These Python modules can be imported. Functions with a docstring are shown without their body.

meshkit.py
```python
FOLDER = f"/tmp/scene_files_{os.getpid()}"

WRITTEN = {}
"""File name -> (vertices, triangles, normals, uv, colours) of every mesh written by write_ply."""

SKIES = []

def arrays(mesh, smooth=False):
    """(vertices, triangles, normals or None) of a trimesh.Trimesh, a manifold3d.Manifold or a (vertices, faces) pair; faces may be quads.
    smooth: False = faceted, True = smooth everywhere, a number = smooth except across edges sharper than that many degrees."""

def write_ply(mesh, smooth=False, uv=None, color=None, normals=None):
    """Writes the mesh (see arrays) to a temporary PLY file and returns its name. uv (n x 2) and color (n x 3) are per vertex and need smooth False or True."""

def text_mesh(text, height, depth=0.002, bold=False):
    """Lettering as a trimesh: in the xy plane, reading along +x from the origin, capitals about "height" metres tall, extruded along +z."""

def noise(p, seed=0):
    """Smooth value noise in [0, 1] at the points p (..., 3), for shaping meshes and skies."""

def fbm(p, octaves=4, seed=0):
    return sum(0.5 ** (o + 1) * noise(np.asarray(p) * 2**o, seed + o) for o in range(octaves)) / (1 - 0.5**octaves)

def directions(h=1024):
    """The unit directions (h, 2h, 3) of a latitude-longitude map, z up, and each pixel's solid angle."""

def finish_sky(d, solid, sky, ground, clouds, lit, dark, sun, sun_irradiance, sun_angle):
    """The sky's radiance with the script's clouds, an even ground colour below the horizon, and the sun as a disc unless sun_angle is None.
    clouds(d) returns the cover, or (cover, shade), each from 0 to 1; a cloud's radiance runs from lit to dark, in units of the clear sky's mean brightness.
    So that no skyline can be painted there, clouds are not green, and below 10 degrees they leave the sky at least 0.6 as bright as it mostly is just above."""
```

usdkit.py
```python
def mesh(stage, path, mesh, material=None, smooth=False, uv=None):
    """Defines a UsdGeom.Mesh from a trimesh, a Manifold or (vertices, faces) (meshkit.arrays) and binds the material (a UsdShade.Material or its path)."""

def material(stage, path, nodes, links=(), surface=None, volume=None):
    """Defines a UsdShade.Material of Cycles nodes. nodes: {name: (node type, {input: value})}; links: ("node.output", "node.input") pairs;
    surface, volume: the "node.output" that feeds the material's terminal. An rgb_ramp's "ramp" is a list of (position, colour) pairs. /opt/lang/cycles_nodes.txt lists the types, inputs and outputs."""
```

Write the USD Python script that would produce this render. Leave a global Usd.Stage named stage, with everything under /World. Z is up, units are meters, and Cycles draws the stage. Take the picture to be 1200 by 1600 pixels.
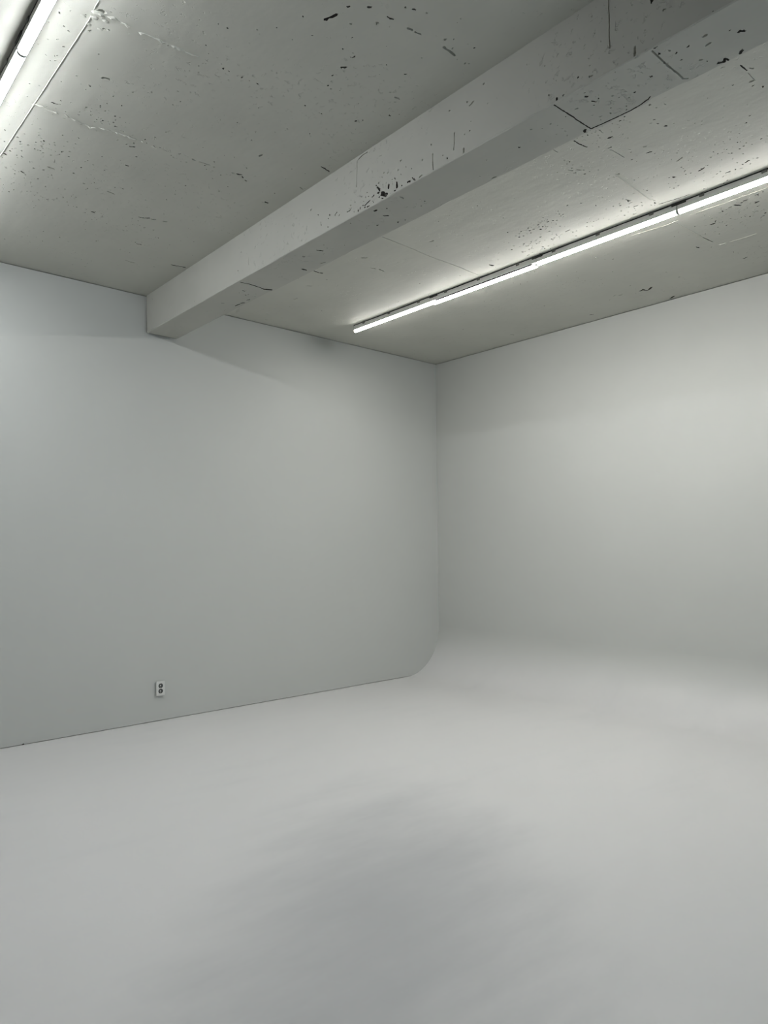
import math, random
import numpy as np, trimesh, usdkit
from shapely import affinity
from shapely.geometry import LineString, MultiPolygon, Point, Polygon, box as rect
from shapely.ops import unary_union
from pxr import Gf, Sdf, Usd, UsdGeom, UsdLux, UsdShade, Vt

stage = Usd.Stage.CreateInMemory()
UsdGeom.SetStageUpAxis(stage, 'Z')
UsdGeom.SetStageMetersPerUnit(stage, 1.0)
UsdGeom.Xform.Define(stage, '/World')
UsdGeom.Scope.Define(stage, '/World/Looks')
rng = random.Random(11)

# ------------------------------------------------------------------ camera, daylight, exposure
# the far corner of the studio is the origin: wall_left is y = 0 (runs to -x), wall_right is x = 0 (runs to -y)
cam = UsdGeom.Camera.Define(stage, '/World/camera')
R_, U_, F_ = (0.7488, -0.6627, -0.0077), (-0.0259, -0.0409, 0.9988), (0.6623, 0.7478, 0.0478)
EYE = (-5.7674, -5.5926, 1.4173)
cam.AddTransformOp().Set(Gf.Matrix4d(*R_, 0, *U_, 0, *[-c for c in F_], 0, *EYE, 1))
cam.CreateHorizontalApertureAttr(36.0)
cam.CreateVerticalApertureAttr(48.0)
cam.CreateFocalLengthAttr(36.0 * 1098.68 / 1200)
cam.CreateClippingRangeAttr(Gf.Vec2f(0.05, 200))
cam.CreateExposureAttr(-0.12)
LED_RIGHT = (1.0, 0.988, 0.957), 390.0, 32.0, 8.0     # colour, glow straight down, glow to the sides, how fast it falls off
LED_AGED, LED_FRESH = 0.20, 1.40                         # the corner batten is the dimmest, the third the brightest
LED_LEFT = (0.945, 0.975, 1.0), 195.0, 55.0, 2.5
SKY_STRENGTH, SKY_COLOR = 0.6, (0.64, 0.82, 1.0)
dome = UsdLux.DomeLight.Define(stage, '/World/daylight_sky')      # overcast daylight, enters by the glazed front behind the camera
dome.CreateIntensityAttr(SKY_STRENGTH)
dome.CreateColorAttr(Gf.Vec3f(*SKY_COLOR))
# no sun: the photograph shows none

# ------------------------------------------------------------------ measures
H = 3.5                                   # ceiling
X_FAR, Y_FAR = -10.1, -7.6                # the two walls behind the camera
BX0, BX1, BZ = -3.4289, -3.1511, 3.1856   # the beam
COVE = 0.50
FLOOR_PATCH = 0.62
CEILING_PITS = """-4.887,-1.689 10 d
-4.833,-2.897 30 p
-4.787,-2.811 -4.774,-2.818 10 p
-4.686,-2.509 -4.662,-2.519 13 p
-4.829,-2.766 12 p
-4.751,-2.652 8 p
-4.805,-2.180 -4.778,-2.185 7 d
-4.454,-2.078 16 p
-4.385,-2.061 -4.362,-2.073 6 d
-4.321,-1.989 8 d
-4.333,-1.870 -4.320,-1.873 7 d
-4.743,-1.431 -4.729,-1.425 9 d
-4.715,-1.410 8 d
-4.700,-1.512 10 d
-4.652,-1.411 8 d
-4.670,-1.340 8 p
-4.643,-1.578 -4.616,-1.576 10 p
-4.401,-1.742 8 d
-3.987,-1.879 8 d
-4.312,-2.916 9 d
-4.221,-2.917 8 d
-4.184,-2.921 6 d
-3.937,-2.523 9 d
-3.828,-2.183 -3.805,-2.193 10 d
-3.792,-2.177 -3.780,-2.170 8 d
-3.748,-2.151 9 d
-3.845,-2.290 10 p
-3.856,-2.176 -3.842,-2.179 7 p
-4.083,-2.161 -4.067,-2.158 7 p
-4.043,-2.162 -3.986,-2.169 5 p
-4.282,-1.206 -4.270,-1.206 13 d
-4.303,-1.521 -4.263,-1.516 7 p
-4.246,-1.609 8 d
-4.286,-1.595 7 d
-4.434,-1.524 8 p
-4.000,-1.651 9 d
-3.810,-1.944 8 p
-4.036,-1.328 -4.005,-1.332 7 d
-3.999,-1.337 -3.977,-1.355 8 d
-3.967,-1.352 -3.942,-1.362 7 d
-3.894,-1.369 -3.872,-1.376 7 p
-3.887,-1.206 10 p
-3.888,-0.934 -3.864,-0.941 7 d
-3.867,-0.758 8 d
-3.839,-0.605 -3.772,-0.602 5 p
-4.017,-0.300 9 d
-4.253,-0.663 7 p
-3.649,-1.670 8 p
-3.444,-1.354 18 d
-3.437,-0.632 20 d
-3.551,-0.744 -3.450,-0.767 8 d
-4.146,-3.436 -4.138,-3.460 -4.131,-3.484 12 d
-4.122,-3.549 9 d
-4.060,-3.598 -4.053,-3.605 9 d
-3.951,-3.688 10 d
-3.924,-3.703 -3.916,-3.706 8 d
-3.969,-3.607 -3.949,-3.612 9 d
-3.983,-3.554 14 p
-4.224,-3.390 7 d
-3.930,-3.343 13 d
-3.945,-3.361 7 p
-3.996,-3.352 8 d
-3.927,-3.255 -3.912,-3.273 8 d
-3.685,-3.409 10 d
-3.897,-3.123 9 d
-3.611,-3.261 -3.594,-3.264 9 p
-3.540,-3.142 12 d
-3.613,-3.026 8 d
-3.635,-2.999 8 d
-3.594,-2.944 8 d
-3.795,-2.936 8 d
-3.829,-2.421 -3.822,-2.442 9 p
-3.513,-2.550 -3.492,-2.550 -3.454,-2.540 8 d
-3.871,-3.615 -3.844,-3.620 8 p
-3.833,-3.620 -3.805,-3.625 6 p
-3.683,-3.638 -3.644,-3.637 -3.609,-3.631 9 p
-3.647,-3.655 10 p
-3.580,-3.717 7 d
-3.538,-3.629 12 p
-3.475,-2.291 -3.451,-2.283 9 p
-4.147,-2.924 8 d
-3.545,-2.000 9 d
-3.536,-2.008 -3.520,-2.011 12 d
-3.586,-3.233 9 p
-3.654,-3.273 8 p
-3.924,-3.191 8 d
-3.875,-3.112 7 p
-3.709,-3.670 10 p
-3.871,-3.723 9 p
-4.056,-3.482 8 p
-4.183,-3.259 7 p
-4.050,-2.888 7 p
-3.893,-2.936 6 d
-3.768,-2.787 6 p
-3.703,-2.850 7 p
-4.481,-2.558 6 p
-4.547,-2.501 7 p
-4.393,-2.641 8 p
-4.733,-2.236 7 p
-4.681,-2.191 7 p
-4.975,-2.572 9 p
-4.950,-2.787 9 d
-4.914,-2.724 8 p
-4.893,-2.710 7 p
-4.877,-2.603 8 p
-4.910,-2.629 7 p
-4.919,-2.502 8 p
-4.893,-2.477 6 p
-4.828,-1.656 10 p
-4.796,-1.652 9 p
-4.842,-1.613 8 d
-4.854,-1.562 14 d
-4.784,-1.733 14 p
-4.808,-1.697 10 p
-4.730,-1.763 10 p
-4.845,-1.771 10 p
-4.829,-1.828 9 p
-4.798,-1.570 8 p
-4.779,-1.595 9 p
-2.469,-4.393 -2.469,-4.404 10 d
-2.566,-4.428 -2.557,-4.435 9 p
-2.393,-4.417 10 d
-2.432,-4.390 8 d
-2.507,-4.330 8 d
-2.666,-4.346 -2.662,-4.355 8 p
-2.561,-3.732 -2.557,-3.751 11 d
-2.639,-3.739 9 p
-2.600,-3.773 8 p
-2.532,-3.966 9 d
-2.487,-3.962 9 d
-2.442,-3.973 -2.433,-3.981 12 d
-2.608,-4.059 10 p
-2.658,-4.009 9 p
-2.477,-3.681 -2.475,-3.699 7 p
-2.379,-3.750 10 p
-2.347,-3.809 -2.342,-3.821 7 p
-2.280,-3.795 -2.274,-3.817 6 d
-2.243,-3.819 9 d
-2.349,-3.490 9 d
-2.347,-3.456 9 d
-2.202,-3.581 11 p
-2.520,-2.815 9 d
-2.552,-2.518 9 d
-2.381,-2.262 -2.375,-2.293 9 p
-1.893,-1.669 9 d
-1.735,-1.243 9 d
-2.325,-1.676 -2.275,-1.670 9 p
-2.389,-1.654 -2.359,-1.664 9 p
-2.560,-1.755 -2.539,-1.773 14 p
-2.504,-1.256 9 d
-2.543,-1.045 -2.516,-1.068 7 p
-2.447,-0.722 -2.444,-0.765 7 p
-1.756,-2.272 -1.729,-2.280 13 d
-1.684,-0.917 7 p
-1.334,-2.161 9 d
-1.269,-2.181 10 d
-1.271,-2.251 8 d
-0.691,-2.000 8 d
-0.246,-1.277 -0.221,-1.297 7 d
-0.505,-1.327 8 p
-1.678,-2.552 -1.682,-2.578 12 p
-1.641,-2.642 11 d
-1.181,-1.733 8 p
-1.931,-3.768 17 d
-1.897,-3.455 -1.870,-3.457 12 p
-1.776,-3.443 -1.776,-3.464 9 p
-1.755,-3.482 8 p
-1.725,-3.550 13 d
-1.689,-3.560 -1.676,-3.635 -1.665,-3.736 5 d
-1.934,-2.901 11 d
-1.886,-2.893 -1.870,-2.907 10 p
-1.817,-2.901 9 d
-1.771,-2.889 10 d
-1.840,-2.881 8 p
-1.788,-2.926 9 p
-1.801,-2.965 -1.806,-2.998 8 p
-1.782,-2.866 8 p
-1.888,-2.879 8 p
-1.783,-3.235 10 d
-1.667,-3.824 9 d
-1.660,-3.840 9 d
-1.167,-3.643 -1.163,-3.671 11 d
-1.174,-3.613 9 p
-1.091,-3.660 9 d
-1.012,-3.524 -0.958,-3.530 -0.890,-3.535 7 p
-0.891,-3.425 -0.866,-3.431 9 d
-0.600,-3.559 9 d
-0.428,-3.558 -0.431,-3.585 9 d
-1.148,-2.929 8 d
-1.029,-2.561 9 d
-1.189,-2.477 8 d
-0.615,-3.066 9 d
-0.438,-3.081 9 d
-0.385,-2.726 -0.406,-2.765 -0.363,-2.764 -0.360,-2.785 -0.395,-2.831 15 d
-0.028,-2.811 -0.053,-2.851 14 d
-0.695,-1.996 9 d
-0.447,-2.517 -0.458,-2.547 9 p
-0.424,-2.557 -0.431,-2.590 9 p
-0.173,-2.125 -0.166,-2.153 8 d
-0.144,-2.172 7 d
-1.390,-2.407 8 d
-1.635,-2.633 9 d
-1.651,-2.677 9 p
-2.689,-1.334 -2.641,-1.326 -2.607,-1.338 10 d
-2.700,-1.357 9 d
-2.395,-3.433 10 p
-1.325,-3.861 -1.293,-3.878 13 d
-1.313,-3.818 -1.315,-3.838 9 p
-1.297,-3.776 10 d
-1.237,-3.771 9 p
-1.334,-3.917 -1.333,-3.939 9 d
-1.352,-3.954 9 p
-1.355,-3.992 -1.357,-4.011 9 d
-1.252,-3.956 -1.257,-3.973 12 d
-1.270,-3.930 9 p
-1.290,-3.997 10 p
-1.361,-4.037 10 d
-1.386,-3.893 9 p
-1.200,-3.914 8 p
-1.035,-3.921 9 d
-1.063,-3.943 12 d
-1.026,-3.906 9 p
-1.143,-3.897 -1.128,-3.921 7 p
-1.243,-3.685 10 p
-1.197,-3.689 9 d
-1.236,-3.714 9 p
-1.128,-3.701 9 p
-1.190,-3.834 9 p
-1.210,-3.873 8 p
-1.772,-4.082 9 d
-1.779,-4.102 -1.786,-4.121 9 d
-1.736,-4.061 10 p
-1.749,-4.032 9 d
-1.750,-3.987 -1.750,-4.005 9 d
-1.791,-3.970 8 p
-1.721,-3.958 8 p
-1.661,-3.954 9 d
-1.627,-3.954 8 p
-1.624,-3.910 8 d
-1.659,-3.851 7 p
-1.777,-3.946 8 d
-1.635,-3.803 8 p
-1.778,-4.161 9 p
-1.860,-3.745 8 p
-1.818,-3.743 8 p
-1.808,-3.723 7 p
-1.889,-3.895 -1.898,-3.931 7 d
-2.078,-3.862 -2.094,-3.898 6 p
-2.557,-3.467 9 p
-2.513,-3.453 8 p
-2.519,-3.474 9 d
-2.478,-3.467 8 p
-2.455,-3.443 9 p
-2.451,-3.420 -2.429,-3.430 8 p
-2.421,-3.454 -2.396,-3.467 8 p
-2.431,-3.489 9 p
-2.386,-3.476 8 p
-2.372,-3.434 8 p
-2.397,-3.422 7 d"""
CEILING_CRACKS = """-2.681,-2.110 -2.545,-2.108 -2.388,-2.104 -2.217,-2.092 -2.019,-2.095 5 p
-1.999,-2.096 -1.868,-2.098 -1.764,-2.089 -1.666,-2.088 6 p
-2.674,-3.604 -2.629,-3.605 -2.572,-3.615 6 d
-2.685,-3.486 -2.649,-3.485 5 p
-2.619,-4.408 -2.592,-4.411 -2.563,-4.413 6 d
-2.541,-4.410 -2.503,-4.409 -2.463,-4.410 3 p
-2.453,-3.686 -2.334,-3.692 4 p"""
BEAM_SIDE_PITS = """-2.334,3.365 10 p
-1.501,3.259 9 d
-1.543,3.372 8 d
-0.871,3.220 7 d
-0.122,3.443 7 d
-2.922,3.266 -2.937,3.247 12 d
-2.927,3.237 15 d
-2.951,3.221 -2.991,3.202 17 d
-2.956,3.196 -2.976,3.178 9 d
-2.860,3.222 -2.839,3.216 -2.818,3.210 6 d
-2.844,3.184 -2.860,3.174 24 d
-2.818,3.200 10 d
-2.803,3.216 11 d
-2.781,3.210 9 d
-2.765,3.202 10 d
-2.802,3.182 -2.818,3.169 9 d
-3.054,3.260 10 d
-3.068,3.231 -3.073,3.213 15 d
-3.006,3.246 -3.006,3.233 11 d
-3.078,3.293 12 p
-3.098,3.334 9 p
-3.147,3.206 -3.165,3.202 9 d
-3.179,3.213 -3.188,3.200 6 d
-3.192,3.204 -3.201,3.191 6 d
-3.228,3.196 -3.246,3.198 6 p
-3.053,3.198 11 d
-3.025,3.196 7 p
-3.105,3.204 9 d
-2.932,3.286 10 p
-2.972,3.323 7 p
-3.002,3.311 7 p
-2.957,3.306 7 p
-3.035,3.238 8 p
-2.891,3.234 10 d
-2.912,3.280 8 d
-2.936,3.210 9 d
-3.000,3.185 7 p
-2.971,3.170 9 d
-3.312,3.321 8 p
-3.415,3.211 9 d
-3.387,3.236 8 p
-4.113,3.235 8 d
-4.163,3.212 -4.174,3.211 9 p
-4.465,3.299 10 p
-4.419,3.358 10 d
-4.014,3.196 9 d
-4.047,3.198 9 d
-2.672,3.230 -2.695,3.229 8 p
-3.514,3.213 -3.514,3.193 9 p
-3.251,3.272 8 p
-3.541,3.416 8 p
-3.639,3.452 10 p
-3.556,3.393 -3.579,3.403 7 p
-3.431,3.427 9 p
-3.523,3.275 8 p"""
BEAM_SIDE_CRACKS = """-2.757,3.475 -2.756,3.412 -2.750,3.338 4 p
-3.320,3.274 -3.320,3.237 -3.323,3.192 5 p
-3.461,3.312 -3.460,3.273 -3.455,3.233 5 p
-4.251,3.464 -4.252,3.389 -4.250,3.328 -4.252,3.277 5 p
-4.351,3.227 -4.351,3.210 -4.350,3.189 8 p
-2.768,3.481 -2.805,3.490 -2.842,3.488 5 p
-1.633,3.308 -1.641,3.255 3 p"""
BEAM_UNDER_PITS = """-3.382,-2.841 -3.381,-2.861 10 d
-3.310,-2.837 -3.294,-2.850 13 d
-3.350,-2.907 9 d
-3.440,-2.596 9 d
-3.389,-2.650 8 d
-3.262,-2.729 9 d
-3.202,-2.831 13 d
-3.207,-2.857 10 p
-3.188,-2.872 9 d
-3.330,-2.116 12 d
-3.219,-1.949 -3.197,-1.954 15 d
-3.323,-2.245 -3.289,-2.262 6 d
-3.186,-2.097 -3.180,-2.129 12 p
-3.259,-1.312 9 d
-3.252,-1.334 9 d
-3.199,-1.227 -3.192,-1.251 9 d
-3.193,-1.163 9 d
-3.313,-1.316 8 d
-3.321,-1.374 -3.304,-1.372 8 d
-3.201,-1.067 -3.197,-1.124 7 d
-3.197,-1.142 -3.186,-1.169 10 d
-3.306,-1.049 -3.292,-1.061 7 d
-3.282,-3.717 14 d
-3.354,-3.833 10 p
-3.370,-4.108 -3.364,-4.113 9 d
-3.248,-4.250 12 d
-3.286,-4.337 9 d
-3.324,-4.111 -3.313,-4.115 8 d
-3.321,-4.135 9 d
-3.330,-4.041 10 p
-3.169,-4.168 9 d
-3.198,-4.115 9 p
-3.210,-4.076 9 p
-3.293,-4.180 9 p
-3.339,-4.504 11 d
-3.274,-4.652 -3.278,-4.660 -3.273,-4.664 -3.265,-4.667 10 d
-3.169,-4.617 17 d
-3.170,-4.540 -3.163,-4.551 -3.170,-4.563 14 d
-3.173,-4.564 -3.168,-4.569 -3.147,-4.569 9 d
-3.296,-4.549 -3.297,-4.565 8 p
-3.234,-4.503 14 p
-3.424,-4.426 12 d
-3.382,-4.419 9 d
-3.370,-4.451 9 p
-3.338,-4.462 8 d
-3.315,-4.410 14 p
-3.323,-3.909 9 p
-3.169,-3.469 -3.166,-3.487 12 p
-3.314,-3.552 8 p
-3.346,-4.560 -3.347,-4.572 11 p
-3.004,-4.424 8 p
-3.232,-3.920 8 p
-3.198,-3.907 8 p
-3.379,-3.042 -3.360,-3.041 7 p
-3.268,-3.040 8 p
-3.234,-3.043 9 p"""
BEAM_UNDER_CRACKS = """-3.420,-3.996 -3.360,-3.997 -3.305,-4.000 -3.246,-3.999 -3.165,-4.002 6 d
-3.163,-4.004 -3.159,-4.050 -3.156,-4.094 -3.154,-4.136 -3.152,-4.178 -3.157,-4.223 -3.166,-4.258 6 d
-3.414,-4.409 -3.363,-4.409 -3.310,-4.409 -3.244,-4.411 -3.188,-4.412 8 p
-3.185,-4.410 -3.170,-4.423 8 p
-3.409,-1.500 -3.345,-1.509 -3.281,-1.502 -3.233,-1.496 8 d
-3.223,-1.489 -3.176,-1.512 16 p
-3.164,-4.259 -3.176,-4.276 5 p
-3.176,-3.981 -3.164,-3.973 12 d"""
RIDGES = """-4.857,-2.953 -4.857,-2.919 -4.854,-2.883 9 h
-4.852,-2.863 -4.851,-2.829 -4.861,-2.112 -4.870,-1.499 7 h
-4.854,-2.883 -4.822,-2.889 -4.773,-2.892 -4.711,-2.896 8 b
-4.680,-2.890 -4.631,-2.895 -4.559,-2.899 9 b
-4.559,-2.899 -4.496,-2.903 -4.422,-2.912 7 b
-4.398,-2.911 -4.384,-2.913 8 b
-4.339,-2.931 -4.330,-2.938 7 b
-4.861,-2.112 -4.831,-2.126 -4.800,-2.114 -4.750,-2.111 8 b
-4.738,-2.129 -4.666,-2.109 -4.603,-2.102 -4.575,-2.112 8 b
-4.568,-2.125 -4.519,-2.131 -4.475,-2.141 -4.368,-2.144 7 b
-4.361,-2.143 -4.346,-2.148 6 b
-4.302,-2.140 -4.269,-2.137 8 b
-4.239,-2.148 -4.224,-2.145 8 b
-2.218,-3.567 -2.031,-3.560 -1.774,-3.551 5 h
-1.385,-3.504 -1.215,-3.517 -1.026,-3.526 5 h
-0.813,-3.533 -0.804,-3.595 6 b
-0.798,-3.614 -0.794,-3.697 -0.794,-3.788 4 h
-1.411,-3.222 -1.399,-3.322 -1.383,-3.447 -1.390,-3.536 4 h
-1.403,-3.618 -1.403,-3.707 -1.396,-3.821 -1.398,-3.935 -1.397,-4.086 4 h
-1.364,-2.864 -1.241,-2.865 4 b"""

# ------------------------------------------------------------------ helpers
names = {}
def free(path):
    parent, _, n = path.rpartition('/')
    k = names.get(path, 0); names[path] = k + 1
    return path if k == 0 else '%s_%03d' % (path, k)
def tag(prim, label=None, cat=None, group=None, kind=None):
    for k, v in (('label', label), ('category', cat), ('group', group), ('kind', kind)):
        if v: prim.SetCustomDataByKey(k, v)
    return prim
def obj(name, mesh, mat, parent='/World', smooth=False, **kw):
    path = free(parent + '/' + name)
    usdkit.mesh(stage, path, mesh, mat, smooth=smooth)
    tag(stage.GetPrimAtPath(path), **kw)
    return path
def thing(name, label, cat, loc=(0, 0, 0), group=None):
    path = free('/World/' + name)
    x = UsdGeom.Xform.Define(stage, path); x.AddTranslateOp().Set(Gf.Vec3d(*loc))
    tag(x.GetPrim(), label, cat, group)
    return path
def bx(x0, y0, z0, x1, y1, z1):
    m = trimesh.creation.box([x1 - x0, y1 - y0, z1 - z0]); m.apply_translation([(x0 + x1) / 2, (y0 + y1) / 2, (z0 + z1) / 2]); return m
def cat(*ms): return trimesh.util.concatenate([trimesh.Trimesh(np.asarray(m.vertices), np.asarray(m.faces), process=False) for m in ms])
def prism_y(profile, y0, y1):
    """a closed (x, z) profile run along y"""
    m = trimesh.creation.extrude_polygon(Polygon(profile), y1 - y0, engine='earcut')
    v = np.array(m.vertices); m.vertices = np.stack([v[:, 0], y1 - v[:, 2], v[:, 1]], 1); return m
def rounded(w, h, r, n=5): return rect(-w / 2 + r, -h / 2 + r, w / 2 - r, h / 2 - r).buffer(r, quad_segs=n)
def wobble(x, seed=0):
    return sum(math.sin(x * f + seed * 1.7 + k * 2.1) / (k + 1) for k, f in enumerate((5.3, 13.7, 31.1, 71.3))) / 2

# ------------------------------------------------------------------ materials
def paint(name, col, rough=0.6, var=0.03, bump=0.0004, scale=55, spec=0.35, blotch=0.7, extra=None):
    """painted surface: even colour, faint blotches and a fine relief"""
    c0, c1 = [c * (1 - var) for c in col], [min(1, c * (1 + var)) for c in col]
    nodes = {'g': ('geometry', {}), 'n1': ('noise_texture', {'scale': blotch, 'detail': 5.0, 'roughness': 0.6}),
             'r': ('rgb_ramp', {'ramp': [(0.3, c0), (0.7, c1)]}),
             'n2': ('noise_texture', {'scale': scale, 'detail': 6.0, 'roughness': 0.62}),
             'b': ('bump', {'strength': 1.0, 'distance': bump}),
             'p': ('principled_bsdf', {'roughness': rough, 'specular_ior_level': spec})}
    links = [('g.position', 'n1.vector'), ('g.position', 'n2.vector'), ('n1.fac', 'r.fac'),
             ('n2.fac', 'b.height'), ('b.normal', 'p.normal')]
    if extra: nodes, links, last = extra(nodes, links, 'r.color')
    else: last = 'r.color'
    links.append((last, 'p.base_color'))
    return usdkit.material(stage, '/World/Looks/' + name, nodes, links, surface='p.BSDF')
def spots(points):
    """faint grubby marks of their own shape on a painted wall: (centre, stretch, size, colour, amount)"""
    def f(nodes, links, last):
        for i, (c, s, size, col, amt) in enumerate(points):
            nodes['o%d' % i] = ('mapping', {'location': [-a * b for a, b in zip(c, s)], 'scale': s})
            nodes['l%d' % i] = ('vector_math', {'math_type': 'length'})
            nodes['q%d' % i] = ('map_range', {'range_type': 'smoothstep', 'from_min': size, 'from_max': 0.0, 'to_min': 0.0, 'to_max': amt, 'clamp': True})
            nodes['m%d' % i] = ('mix_color', {'b': col})
            links += [('g.position', 'o%d.vector' % i), ('o%d.vector' % i, 'l%d.vector1' % i), ('l%d.value' % i, 'q%d.value' % i),
                      ('q%d.result' % i, 'm%d.fac' % i), (last, 'm%d.a' % i)]
            last = 'm%d.result' % i
        return nodes, links, last
    return f
WALL_COLOR = (0.502, 0.512, 0.488)
WALL = paint('wall_paint', WALL_COLOR, rough=0.62, var=0.012, bump=0.0003, scale=90,
             extra=spots([((-1.60, 0, 3.46), (1, 1, 2.6), 0.22, (0.40, 0.40, 0.36), 0.30), ((-3.99, 0, 0.195), (1, 1, 1.6), 0.06, (0.52, 0.50, 0.45), 0.35)]))
GREY = paint('grey_wall_paint', (0.12, 0.12, 0.12), rough=0.7)
def floor_extra(nodes, links, last):
    nodes['mp'] = ('mapping', {'scale': (0.8, 2.4, 1.0), 'rotation': (0, 0, 0.55)})
    nodes['n3'] = ('noise_texture', {'scale': 1.3, 'detail': 6.0, 'roughness': 0.6})
    nodes['r3'] = ('rgb_ramp', {'ramp': [(0.3, (0.975, 0.972, 0.97)), (0.65, (1.0, 1.0, 1.0))]})
    nodes['mm'] = ('mix_color', {'blend_type': 'multiply', 'fac': 1.0})
    # soft long grey patch on the floor, strongest at its middle, broken by streaky noise
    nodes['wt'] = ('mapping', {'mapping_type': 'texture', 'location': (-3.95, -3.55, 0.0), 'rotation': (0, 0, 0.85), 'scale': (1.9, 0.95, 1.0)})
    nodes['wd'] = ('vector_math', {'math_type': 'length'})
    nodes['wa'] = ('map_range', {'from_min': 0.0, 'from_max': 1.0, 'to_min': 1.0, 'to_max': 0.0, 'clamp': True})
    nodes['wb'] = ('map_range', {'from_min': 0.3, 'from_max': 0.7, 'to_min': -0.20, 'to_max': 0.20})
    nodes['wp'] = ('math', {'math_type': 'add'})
    nodes['wc'] = ('map_range', {'range_type': 'smoothstep', 'from_min': -0.05, 'from_max': 1.0, 'to_min': 0.0, 'to_max': FLOOR_PATCH, 'clamp': True})
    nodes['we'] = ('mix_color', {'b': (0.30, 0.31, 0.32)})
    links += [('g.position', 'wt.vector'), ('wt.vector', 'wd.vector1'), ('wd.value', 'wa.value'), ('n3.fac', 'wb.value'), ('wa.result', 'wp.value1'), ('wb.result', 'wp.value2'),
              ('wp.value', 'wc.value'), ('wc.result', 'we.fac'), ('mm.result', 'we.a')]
    nodes['rr'] = ('map_range', {'value': 0.5, 'from_min': 0.3, 'from_max': 0.7, 'to_min': 0.42, 'to_max': 0.50, 'clamp': True})
    nodes['b2'] = ('bump', {'strength': 0.35, 'distance': 0.01})
    links += [('g.position', 'mp.vector'), ('mp.vector', 'n3.vector'), ('n3.fac', 'r3.fac'), (last, 'mm.a'), ('r3.color', 'mm.b'),
              ('n3.fac', 'rr.value'), ('rr.result', 'p.roughness')]
    nodes['sz'] = ('separate_xyz', {}); nodes['zr'] = ('map_range', {'range_type': 'smoothstep', 'from_min': 0.02, 'from_max': COVE * .95, 'to_min': 0.0, 'to_max': 1.0, 'clamp': True})
    nodes['mz'] = ('mix_color', {'b': WALL_COLOR}); nodes['mr'] = ('mix_float', {'b': 0.62})
    links[:] = [l for l in links if l != ('rr.result', 'p.roughness')] + [('g.position', 'sz.vector'), ('sz.z', 'zr.value'), ('zr.result', 'mz.fac'), ('we.result', 'mz.a'), ('rr.result', 'mr.a'), ('zr.result', 'mr.fac'), ('mr.result', 'p.roughness')]
    return nodes, links, 'mz.result'
FLOOR = paint('floor_paint', (0.605, 0.603, 0.597), rough=0.38, var=0.012, bump=0.0003, scale=40, spec=0.5, blotch=0.9, extra=floor_extra)
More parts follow.
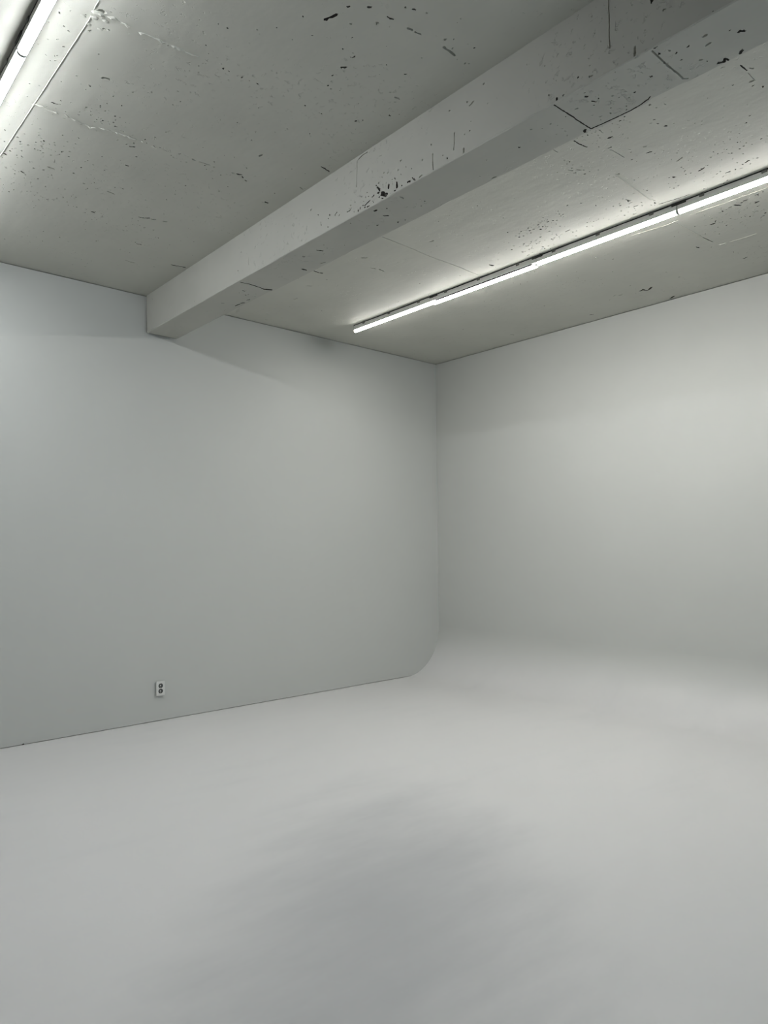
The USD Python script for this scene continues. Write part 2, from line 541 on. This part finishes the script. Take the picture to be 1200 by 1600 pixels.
def ceil_extra(nodes, links, last):
    # board marks, trowel waves and small air-hole roughness cast into the concrete
    nodes['mp'] = ('mapping', {'scale': (2.0, 0.7, 1.0)})
    nodes['n3'] = ('noise_texture', {'scale': 3.0, 'detail': 3.0, 'roughness': 0.5})
    nodes['n4'] = ('noise_texture', {'scale': 2.2, 'detail': 2.0, 'roughness': 0.5})
    nodes['v'] = ('noise_texture', {'scale': 30.0, 'detail': 4.0, 'roughness': 0.7})
    nodes['vr'] = ('map_range', {'from_min': 0.60, 'from_max': 0.70, 'to_min': 0.0, 'to_max': 1.0, 'clamp': True})
    nodes['nr'] = ('map_range', {'from_min': 0.46, 'from_max': 0.62, 'to_min': 0.0, 'to_max': 1.0, 'clamp': True})
    nodes['mu'] = ('math', {'math_type': 'multiply'})
    nodes['b2'] = ('bump', {'strength': 1.0, 'distance': 0.004})
    nodes['b3'] = ('bump', {'strength': 1.0, 'distance': 0.0032, 'invert': True})
    links[:] = [l for l in links if l[1] != 'p.normal']
    links += [('g.position', 'mp.vector'), ('mp.vector', 'n3.vector'), ('n3.fac', 'b2.height'), ('b.normal', 'b2.normal'),
              ('g.position', 'v.vector'), ('v.fac', 'vr.value'), ('g.position', 'n4.vector'), ('n4.fac', 'nr.value'),
              ('vr.result', 'mu.value1'), ('nr.result', 'mu.value2'), ('mu.value', 'b3.height'), ('b2.normal', 'b3.normal'), ('b3.normal', 'p.normal')]
    return nodes, links, last
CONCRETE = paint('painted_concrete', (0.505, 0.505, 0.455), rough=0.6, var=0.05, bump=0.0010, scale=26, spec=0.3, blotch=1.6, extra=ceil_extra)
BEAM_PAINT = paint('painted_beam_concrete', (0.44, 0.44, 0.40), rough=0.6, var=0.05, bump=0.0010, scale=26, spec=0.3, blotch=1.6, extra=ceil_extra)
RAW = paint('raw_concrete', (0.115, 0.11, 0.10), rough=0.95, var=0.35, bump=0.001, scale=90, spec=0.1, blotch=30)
def plain(name, col, rough=0.4, metallic=0.0, spec=0.5):
    return usdkit.material(stage, '/World/Looks/' + name, {
        'g': ('geometry', {}), 'n': ('noise_texture', {'scale': 180.0, 'detail': 3.0}), 'b': ('bump', {'strength': 0.3, 'distance': 0.0002}),
        'p': ('principled_bsdf', {'base_color': col, 'roughness': rough, 'metallic': metallic, 'specular_ior_level': spec})},
        [('g.position', 'n.vector'), ('n.fac', 'b.height'), ('b.normal', 'p.normal')], surface='p.BSDF')
PLASTIC = plain('white_plastic', (0.62, 0.625, 0.60), 0.32)
HOUSING = plain('white_enamel', (0.86, 0.87, 0.85), 0.35)
BLACK = plain('black_cable', (0.025, 0.026, 0.025), 0.5)
CLIP = plain('steel_clip', (0.16, 0.16, 0.155), 0.35, 0.6)
SOCKET = plain('grey_socket', (0.11, 0.115, 0.11), 0.4)
HOLE = plain('dark_contact', (0.02, 0.02, 0.02), 0.6)
METAL = plain('plated_earth_clip', (0.55, 0.53, 0.48), 0.3, 1.0)
FRAME = plain('dark_window_frame', (0.05, 0.052, 0.055), 0.4)
GLASS = usdkit.material(stage, '/World/Looks/window_glass', {
    'f': ('fresnel', {'IOR': 1.5}), 't': ('transparent_bsdf', {'color': (0.93, 0.96, 0.95)}), 'g': ('glossy_bsdf', {'roughness': 0.01, 'color': (1, 1, 1)}), 'm': ('mix_closure', {})},
    [('f.fac', 'm.fac'), ('t.BSDF', 'm.closure1'), ('g.BSDF', 'm.closure2')], surface='m.closure')
def diffuser(name, tint, down, side, power, lean=0.0):          # the chips face down: the diffuser glows less towards its sides
    return usdkit.material(stage, '/World/Looks/' + name, {
        'g': ('geometry', {}), 's': ('vector_math', {'math_type': 'dot_product', 'vector2': (math.sin(lean), 0.0, -math.cos(lean))}), 'c': ('map_range', {'from_min': 0.0, 'from_max': 1.0, 'to_min': 0.0, 'to_max': 1.0, 'clamp': True}),
        'w': ('math', {'math_type': 'power', 'value2': power}), 'a': ('map_range', {'to_min': side, 'to_max': down}),
        'e': ('emission', {'color': tint})}, [('g.true_normal', 's.vector1'), ('s.value', 'c.value'), ('c.result', 'w.value1'), ('w.value', 'a.value'), ('a.result', 'e.strength')], surface='e.emission')
def dimmed(led, k): return (led[0], led[1] * k, led[2] * min(1, k + .6), *led[3:])
TUBE, TUBE_COOL, TUBE_DIM, TUBE_NEW = diffuser('glowing_diffuser', *LED_RIGHT), diffuser('glowing_cool_diffuser', *LED_LEFT), diffuser('glowing_aged_diffuser', *dimmed(LED_RIGHT, LED_AGED)), diffuser('glowing_fresh_diffuser', *dimmed(LED_RIGHT, LED_FRESH))

# ------------------------------------------------------------------ floor with its cove, and the walls
xs = np.linspace(X_FAR, -COVE, 40); prof = [(x, 0.0) for x in xs]
prof += [(-COVE + COVE * math.sin(a), COVE - COVE * math.cos(a)) for a in np.linspace(0, math.pi / 2, 33)[1:]]
ys = np.linspace(Y_FAR, 0.02, 60)
def cove_lift(x, y, z):   # hand-trowelled: the sweep is not dead even
    k = max(0, (x + 2.2) / 2.2)
    return z + 0.0008 * k * wobble(y * 0.35 + x * .2, 3) * (1 if z < 0.3 else 0)
V = np.array([(x, y, cove_lift(x, y, z) if z > 0 or x > -2 else 0) for x, z in prof for y in ys]); n = len(ys)
I = np.array([(a * n + b, (a + 1) * n + b, (a + 1) * n + b + 1, a * n + b + 1) for a in range(len(prof) - 1) for b in range(n - 1)])
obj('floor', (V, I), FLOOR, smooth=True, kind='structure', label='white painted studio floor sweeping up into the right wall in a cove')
obj('subfloor', bx(X_FAR - .2, Y_FAR - .2, -.25, .2, .2, -.02), RAW, kind='structure', label='concrete subfloor slab under the painted studio floor')
GAP = 0.005
obj('wall_left', cat(bx(X_FAR, 0, 0.004, 0.0, 0.2, H - GAP)), WALL, kind='structure', label='white painted wall on the left with the double power socket')
obj('wall_right', bx(0, Y_FAR, COVE, 0.2, 0.2, H - GAP), WALL, kind='structure', label='white painted wall on the right above the floor cove')
obj('wall_far_left', bx(X_FAR - .2, Y_FAR, -.02, X_FAR, .2, H - GAP), GREY, kind='structure', label='grey painted wall far to the left of the camera')
# wall behind the camera, with a glazed front that lets in daylight
WX0, WX1, WZ0, WZ1 = -4.7, -1.5, 0.15, 2.5
obj('wall_behind', cat(bx(X_FAR - .2, Y_FAR - .2, -.02, WX0, Y_FAR, H - GAP), bx(WX1, Y_FAR - .2, -.02, .2, Y_FAR, H - GAP),
    bx(WX0, Y_FAR - .2, -.02, WX1, Y_FAR, WZ0), bx(WX0, Y_FAR - .2, WZ1, WX1, Y_FAR, H - GAP)), GREY, kind='structure', label='grey painted wall behind the camera with a wide window')
wn = obj('window_1', cat(*[bx(x - .025, Y_FAR - .13, WZ0, x + .025, Y_FAR - .07, WZ1) for x in np.linspace(WX0 + .025, WX1 - .025, 5)],
    *[bx(WX0, Y_FAR - .13, z - .025, WX1, Y_FAR - .07, z + .025) for z in (WZ0 + .025, WZ1 - .025)]), FRAME, kind='structure', label='dark framed window in the wall behind the camera')
xs4 = np.linspace(WX0 + .025, WX1 - .025, 5)
for a, b in zip(xs4[:-1], xs4[1:]):
    obj('pane', bx(a + .02, Y_FAR - .103, WZ0 + .04, b - .02, Y_FAR - .097, WZ1 - .04), GLASS, parent=wn)

# ------------------------------------------------------------------ cast concrete: pits, cracks, ridges
def read(s):
    out = []
    for line in s.strip().splitlines():
        a = line.split(); out.append(([tuple(map(float, q.split(','))) for q in a[:-2]], float(a[-2]) / 1000, a[-1]))
    return out
def blob(pts, w, jag=0.5):
    """the ragged outline of a hole or crack of width w through pts"""
    g = Point(pts[0]).buffer(w / 2, quad_segs=3) if len(pts) == 1 else LineString(pts).segmentize(max(w * 1.1, .006)).buffer(w / 2, quad_segs=2)
    if len(pts) == 1:
        a = rng.uniform(0, 3.14); g = affinity.rotate(affinity.scale(g, rng.uniform(.8, 1.5), rng.uniform(.6, 1.0)), a, use_radians=True)
    c = [(x + rng.uniform(-1, 1) * w * jag * .5, y + rng.uniform(-1, 1) * w * jag * .5) for x, y in g.exterior.coords[:-1]]
    p = Polygon(c).buffer(0)
    return max(p.geoms, key=lambda q: q.area) if isinstance(p, MultiPolygon) else p
def face_with_holes(area, holes, lift):
    """the surface left between the holes (lift turns a flat point into a point of the scene)"""
    left = area.difference(unary_union(holes))
    parts = []
    for p in getattr(left, 'geoms', [left]):
        if p.area < 1e-7: continue
        v, f = trimesh.creation.triangulate_polygon(p, engine='earcut')
        parts.append(trimesh.Trimesh(lift(v, 0), f, process=False))
    return cat(*parts)
def bowls(holes, lift, deep=0.9):
    """the inside of the holes: walls that narrow, and a bottom"""
    parts = []
    for h in holes:
        c = np.array(h.exterior.coords[:-1]); m = len(c)
        size = math.sqrt(h.minimum_rotated_rectangle.area); wid = 2 * h.area / h.length
        d = max(.004, min(.02, deep * wid * 1.6))
        mid = np.array(h.buffer(-wid * .3).representative_point().coords[0]) if not h.buffer(-wid * .3).is_empty else np.array(h.representative_point().coords[0])
        ln = LineString(c)
        inner = []
        for q in c:   # move in towards the middle line of the hole
            t = q + (mid - q) * min(.75, wid * .42 / (np.linalg.norm(mid - q) + 1e-9)); inner.append(t)
        V = np.vstack([lift(c, 0), lift(np.array(inner), d), lift(mid[None], d * 1.1)])
        F = [(k, (k + 1) % m, m + (k + 1) % m) for k in range(m)] + [(k, m + (k + 1) % m, m + k) for k in range(m)] + [(m + k, m + (k + 1) % m, 2 * m) for k in range(m)]
        parts.append(trimesh.Trimesh(V, np.array(F), process=False))
    return cat(*parts)
def carve(parent_name, area, lift, groups, label, **kw):
    """one cast face: a surface with real holes; holes of 25 mm and more are parts of their own, the small ones one part"""
    blobs = [(blob(p, w, j), k, len(p), w) for g, j in groups for p, w, k in g]
    taken, keep = [], []
    for b, k, n_, w in sorted(blobs, key=lambda t: -t[0].area):     # overlapping holes run together
        if not area.contains(b):
            b = b.intersection(area.buffer(-.001))
            if b.is_empty: continue
            if isinstance(b, MultiPolygon): b = max(b.geoms, key=lambda q: q.area)
        near = [i for i, (o, _, _) in enumerate(keep) if o.intersects(b)]
        if near:
            i = near[0]; u = keep[i][0].union(b)
            if isinstance(u, Polygon) and len(near) == 1: keep[i] = (Polygon(u.exterior), keep[i][1], keep[i][2])
            continue
        keep.append((Polygon(b.exterior), k, w))
    return keep
def lift_ceiling(v, d): v = np.asarray(v); return np.stack([v[:, 0], v[:, 1], np.full(len(v), H + d)], 1)
def lift_under(v, d): v = np.asarray(v); return np.stack([v[:, 0], v[:, 1], np.full(len(v), BZ + d)], 1)
def lift_side(v, d): v = np.asarray(v); return np.stack([np.full(len(v), BX0 + d), v[:, 0], v[:, 1]], 1)
def holes_as_parts(keep, lift, parent):
    groups = {'d': [], 'p': []}
    for h, k, w in keep:
        r = h.minimum_rotated_rectangle.exterior.coords
        ln = max(math.dist(r[0], r[1]), math.dist(r[1], r[2]))
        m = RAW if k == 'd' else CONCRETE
        if ln > 0.045: obj('crack' if ln > .16 else 'gouge', bowls([h], lift), m, parent=parent)
        else: groups[k].append(h)
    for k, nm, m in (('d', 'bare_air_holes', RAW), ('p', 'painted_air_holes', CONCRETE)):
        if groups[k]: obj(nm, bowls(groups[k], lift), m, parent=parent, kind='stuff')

# small scattered air holes, thick in a few rough fields of the casting
def scatter(n_, cx, cy, sx, sy, lo, hi, dark):
    return [([(rng.gauss(cx, sx), rng.gauss(cy, sy))], rng.uniform(lo, hi), 'd' if rng.random() < dark else 'p') for _ in range(n_)]
small = []
small += scatter(70, -4.62, -1.55, .16, .35, .003, .008, .35) + scatter(60, -4.2, -1.0, .35, .30, .003, .007, .5) + scatter(30, -4.85, -2.4, .10, .4, .003, .008, .1)
small += scatter(60, -3.95, -3.0, .30, .6, .003, .007, .6) + scatter(40, -3.8, -1.6, .25, .5, .003, .006, .5)
small += scatter(90, -2.1, -3.9, .22, .35, .003, .008, .4) + scatter(110, -1.15, -4.1, .16, .28, .004, .010, .5) + scatter(50, -2.0, -2.2, .35, .7, .003, .006, .4)
small += scatter(40, -0.8, -2.4, .3, .8, .003, .006, .5) + scatter(30, -2.65, -3.0, .18, .5, .003, .007, .4) + scatter(30, -1.45, -1.5, .3, .5, .003, .005, .4)

small += scatter(60, -1.75, -2.75, .09, .10, .004, .012, .5) + scatter(70, -2.72, -3.75, .09, .09, .003, .010, .4) + scatter(90, -1.42, -4.45, .10, .35, .004, .013, .5) + scatter(70, -1.95, -4.3, .10, .30, .004, .010, .5)
small += scatter(60, -4.55, -2.2, .10, .06, .003, .009, .3) + scatter(40, -4.1, -2.14, .2, .02, .003, .008, .5) + scatter(40, -4.3, -1.2, .25, .02, .003, .007, .7) + scatter(40, -4.75, -1.35, .08, .12, .003, .009, .5)
small += [([(rng.uniform(-4.95, -.1), rng.uniform(-5.2, -.1))], rng.uniform(.003, .007), 'd' if rng.random() < .4 else 'p') for _ in range(420)]

small += scatter(70, -2.02, -2.92, .05, .12, .004, .013, .5) + scatter(60, -1.78, -3.4, .08, .25, .004, .011, .45) + scatter(50, -4.72, -1.75, .10, .06, .004, .010, .4)
cp, cc = read(CEILING_PITS), read(CEILING_CRACKS)
# the slab runs on behind the camera; the beam stands on it
c_area = rect(X_FAR - .2, Y_FAR - .2, .2, .2)
keep = carve('ceiling', rect(X_FAR + .1, Y_FAR + .1, -.01, -.01), lift_ceiling, [(cp, .75), (cc, .6), (small, .6)], '')
keep = [k for k in keep if not k[0].intersects(rect(BX0 - .002, Y_FAR, BX1 + .002, 0))]
slab = face_with_holes(c_area, [k[0] for k in keep], lift_ceiling)
slab = cat(slab, bx(X_FAR - .2, Y_FAR - .2, H + .03, .2, .2, H + .25))
ce = obj('ceiling', slab, CONCRETE, kind='structure', label='white painted cast concrete ceiling with air holes and formwork seams')
holes_as_parts(keep, lift_ceiling, ce)
def ridge_mesh(pts, w, hard):
    """a thin fin of concrete left where two formwork boards met"""
    ln = LineString(pts); L = ln.length; step = .012 if hard == 'b' else .03
    k = max(2, int(L / step)); rows = []
    for i in range(k + 1):
        s = min(L, L * i / k); a = np.array(ln.interpolate(s).coords[0]); b = np.array(ln.interpolate(min(L, s + .005)).coords[0]); c = np.array(ln.interpolate(max(0, s - .005)).coords[0])
        t = (b - c) / (np.linalg.norm(b - c) + 1e-9); nn = np.array([-t[1], t[0]])
        rough = 1.0 if hard == 'b' else .25
        ww = w / 2 * (1 + rough * rng.uniform(-.7, .5)); hh = w * (.75 if hard == 'b' else .65) * (1 + rough * rng.uniform(-.95, .4))
        if i in (0, k): ww, hh = ww * .4, hh * .2
        a = a + nn * w * .3 * rough * rng.uniform(-1, 1)
        for o, z in ((-1, .002), (-.55, -hh * .8), (.15, -hh), (.6, -hh * .7), (1, .002)): rows.append((*(a + nn * ww * o), H + z))
    F = [(i * 5 + j, i * 5 + j + 1, i * 5 + j + 6, i * 5 + j + 5) for i in range(k) for j in range(4)]
    return np.array(rows), np.array(F)
for p, w, k in read(RIDGES):
    obj('seam_ridge', ridge_mesh(p, w * (1.35 if k == 'b' else (.68 if p[0][0] < -4 else 1.3)), k), CONCRETE, parent=ce)
# lumps of slurry where the seams cross
for cx, cy, r in ((-4.84, -2.88, .022), (-4.82, -2.875, .014), (-4.80, -2.86, .013), (-4.78, -2.895, .015), (-4.875, -2.83, .012), (-4.80, -2.80, .011), (-4.845, -2.80, .012), (-4.86, -2.11, .013), (-4.84, -2.85, .016)):
    m = trimesh.creation.icosphere(2, r * .7); m.vertices *= (1 + .22 * np.array([wobble(v[0] * 90 + v[1] * 130 + v[2] * 70, cx * 9) for v in m.vertices]))[:, None]
    m.vertices = m.vertices * [1.3, .8, .35] + [cx, cy, H]
    obj('slurry_lump', m, CONCRETE, parent=ce, smooth=True)

# ------------------------------------------------------------------ the beam
BY0, BY1 = Y_FAR, -GAP
yy = np.arange(BY0, BY1 + 1e-6, .025)
def worn(y, s): return .003 + .004 * max(0, wobble(y * 1.3, s)) + (.006 * max(0, wobble(y * 4.1, s + 5) - .45))
def jog(y):   # the formwork boards of the beam did not line up along the right-hand edge
    return -.012 if -1.50 < y < 0 else (.0 if y > -4.0 else (.012 if y > -4.265 else (-.004 if y > -4.41 else .002)))
arr = [(y, BZ + worn(y, 1), BX0 + worn(y, 2), BX1 + jog(y) - worn(y, 3), BZ + worn(y, 4)) for y in yy]
side_area = Polygon([(y, zb) for y, zb, *_ in arr] + [(BY1, H), (BY0, H)])
under_area = Polygon([(y_[2], y_[0]) for y_ in arr] + [(y_[3], y_[0]) for y_ in arr[::-1]])
sp, sc, up, uc = read(BEAM_SIDE_PITS), read(BEAM_SIDE_CRACKS), read(BEAM_UNDER_PITS), read(BEAM_UNDER_CRACKS)
ks = carve('beam', side_area.buffer(-.001), lift_side, [(sp, .6), (sc, .4), (scatter(40, -2.75, 3.24, .22, .03, .003, .009, .7), .5), (scatter(25, -4.2, 3.3, .5, .08, .003, .006, .3), .5)], '')
ku = carve('beam', under_area.buffer(-.001), lift_under, [(up, .6), (uc, .4), (scatter(40, -3.3, -4.2, .07, .25, .003, .006, .6), .5), (scatter(20, -3.3, -2.5, .07, .4, .003, .006, .5), .5), (scatter(20, -3.25, -1.2, .05, .25, .003, .006, .6), .5)], '')
mesh = [face_with_holes(side_area, [k[0] for k in ks], lift_side), face_with_holes(under_area, [k[0] for k in ku], lift_under)]
n = len(arr)
L0 = np.array([(BX0, a[0], a[1]) for a in arr]); L1 = np.array([(a[2], a[0], BZ) for a in arr])
R0 = np.array([(a[3], a[0], BZ) for a in arr]); R1 = np.array([(BX1 + jog(a[0]), a[0], a[4]) for a in arr]); R2 = np.array([(BX1 + jog(a[0]), a[0], H + .01) for a in arr])
q = lambda: np.array([(i, i + 1, n + i + 1, n + i) for i in range(n - 1)])
def strip(a, b): v, f, _ = usdkit.meshkit.arrays((np.vstack([a, b]), q())); return trimesh.Trimesh(v, f, process=False)
mesh += [strip(L0, L1), strip(R0, R1), strip(R1, R2)]
e0, e1 = arr[0], arr[-1]
for e, y in ((e0, BY0), (e1, BY1)):
    pts = [(BX0, e[1]), (e[2], BZ), (e[3], BZ), (BX1 + jog(y), e[4]), (BX1 + jog(y), H + .01), (BX0, H + .01)]
    v, f = trimesh.creation.triangulate_polygon(Polygon(pts), engine='earcut')
    mesh.append(trimesh.Trimesh(np.stack([v[:, 0], np.full(len(v), y), v[:, 1]], 1), f, process=False))
be = obj('beam', cat(*mesh), BEAM_PAINT, kind='structure', label='white painted concrete beam crossing the ceiling with chipped lower edges')
holes_as_parts(ks, lift_side, be); holes_as_parts(ku, lift_under, be)

# ------------------------------------------------------------------ rows of LED battens
PITCH = 1.046
def tube_profile(w, h, n_=9):   # bulging diffuser, flat on top
    return [(-w / 2 * .92, 0), (w / 2 * .92, 0)] + [(w / 2 * math.cos(a), -h * .35 - h * .65 * math.sin(a)) for a in np.linspace(-.35, math.pi + .35, n_)]
def batten(x, y_start, label, lip=False, group=None, end=False, glow=None):
    """one LED batten; y_start is its end nearest wall_left, it runs towards the camera"""
    L = PITCH - .006
    t = thing('led_batten', label, 'ceiling light', (x, y_start - L / 2, H), group)
    g = .006
    ho = [(-.016, -g), (.016, -g), (.020, -g - .041), (-.020, -g - .041)]
    obj('housing', prism_y(ho, -L / 2, L / 2), HOUSING, t)
    z = -g - .041 - (.009 if lip else 0)
    prof_ = [(px, pz + z) for px, pz in tube_profile(.036, .0215)]
    obj('diffuser', prism_y(prof_, -L / 2 + .005, L / 2 - .005), glow or TUBE, t, label='glowing white diffuser')
    for s in (-1, 1):
        y = s * (L / 2 - .0025); cap = [(px * 1.03, (pz - z) * 1.03 + z) for px, pz in prof_]
        obj('end_cap', prism_y(cap, y - .0025, y + .0025), PLASTIC, t)
    if lip: obj('spring_strip', bx(-.0175, -L / 2 + .03, z - .001, .0175, L / 2 - .03, z + .0095), BLACK, t)  # black strip stands in for the shade line under the housing edge
    for k, yy_ in enumerate((-.36, 0.02, .37)):
        obj('mounting_clip', cat(bx(-.0215, yy_ - .014, -g - .014, .0215, yy_ + .014, -g + .001), bx(-.013, yy_ - .014, -g, .013, yy_ + .014, .001)), CLIP, t)
    # the flat feed cable tucked above the housing, sagging a little between the clips
    yv = np.linspace(-L / 2, L / 2, 40)
    top, bot = [], []
    for v in yv:
        top.append((-.0165, v, -.001)); bot.append((-.0165, v, -g - .002 - .002 * wobble(v * 1.1, x + y_start)))
    A = np.array(top + bot); m = len(yv); Fq = np.array([(i, i + 1, m + i + 1, m + i) for i in range(m - 1)])
    B = A + [.004, 0, 0]
    V2 = np.vstack([A, B]); F2 = np.vstack([Fq, Fq[:, ::-1] + 2 * m, [(m + i, m + i + 1, 3 * m + i + 1, 3 * m + i) for i in range(m - 1)]])
    obj('feed_cable', (V2, F2), BLACK, t)
    if not end:
        obj('connector', cat(bx(-.0205, L / 2 - .055, -g - .012, -.012, L / 2 + .035, -.001)), BLACK, t)
    return t
ROW_R = [('LED batten at the corner end of the bright row right of the beam', False), ('second LED batten from the corner in the right row, dark strip above its diffuser', True),
         ('third LED batten from the corner in the right row', False), ('LED batten cut by the right edge of the picture', False)]
for i, (lb, lip) in enumerate(ROW_R):
    batten(-1.61, -.505 - i * PITCH, lb, lip, end=(i == 0), glow=(TUBE_DIM, TUBE, TUBE_NEW, TUBE)[i])
ROW_L = ['LED batten of the left row nearest the left wall', 'LED batten of the left row, at the left picture edge below the joint', 'LED batten of the left row, at the top left of the picture above the joint']
for i, lb in enumerate(ROW_L):
    batten(-5.018, -2.535 + (2 - i) * PITCH, lb, glow=TUBE_COOL)

# ------------------------------------------------------------------ double power socket on wall_left
so = thing('power_outlet', 'white double power socket low on the left wall', 'power socket', (-3.288, 0, .265))
def xz(poly, y0, y1):
    m = trimesh.creation.extrude_polygon(poly, y1 - y0, engine='earcut'); v = np.array(m.vertices); m.vertices = np.stack([v[:, 0], y1 - v[:, 2], v[:, 1]], 1); return m
plate = rounded(.072, .117, .004)
for z in (.0215, -.0215): plate = plate.difference(Point(0, z).buffer(.0195, quad_segs=8))
obj('back_box', xz(rounded(.050, .098, .003), -.012, 0), SOCKET, so)
obj('cover_plate', cat(xz(plate, -.0195, -.012), xz(plate.intersection(rounded(.068, .113, .003)), -.021, -.0195)), PLASTIC, so)
for z in (.0215, -.0215):
    c = Point(0, z)
    s = obj('socket', cat(xz(c.buffer(.0195, quad_segs=8).difference(c.buffer(.0180, quad_segs=8)), -.0218, -.0115), xz(c.buffer(.0182, quad_segs=8), -.0142, -.0115)), SOCKET, so)
    obj('contact_hole', xz(Point(-.0085, z).buffer(.0026), -.0146, -.0141), HOLE, s)
    obj('contact_hole', xz(Point(.0085, z).buffer(.0026), -.0146, -.0141), HOLE, s)
    for d in (-1, 1): obj('earth_clip', xz(rect(-.003, z + d * .0165 - .0025, .003, z + d * .0165 + .0025), -.020, -.0141), METAL, s)
    obj('socket_core', xz(Point(0, z).buffer(.0045), -.0175, -.0141), PLASTIC, s)

obj('paint_chip', cat(bx(-4.322, -.0008, .0, -4.306, .001, .007), bx(-4.315, -.0008, .006, -4.308, .001, .011)), RAW, '/World/wall_left')
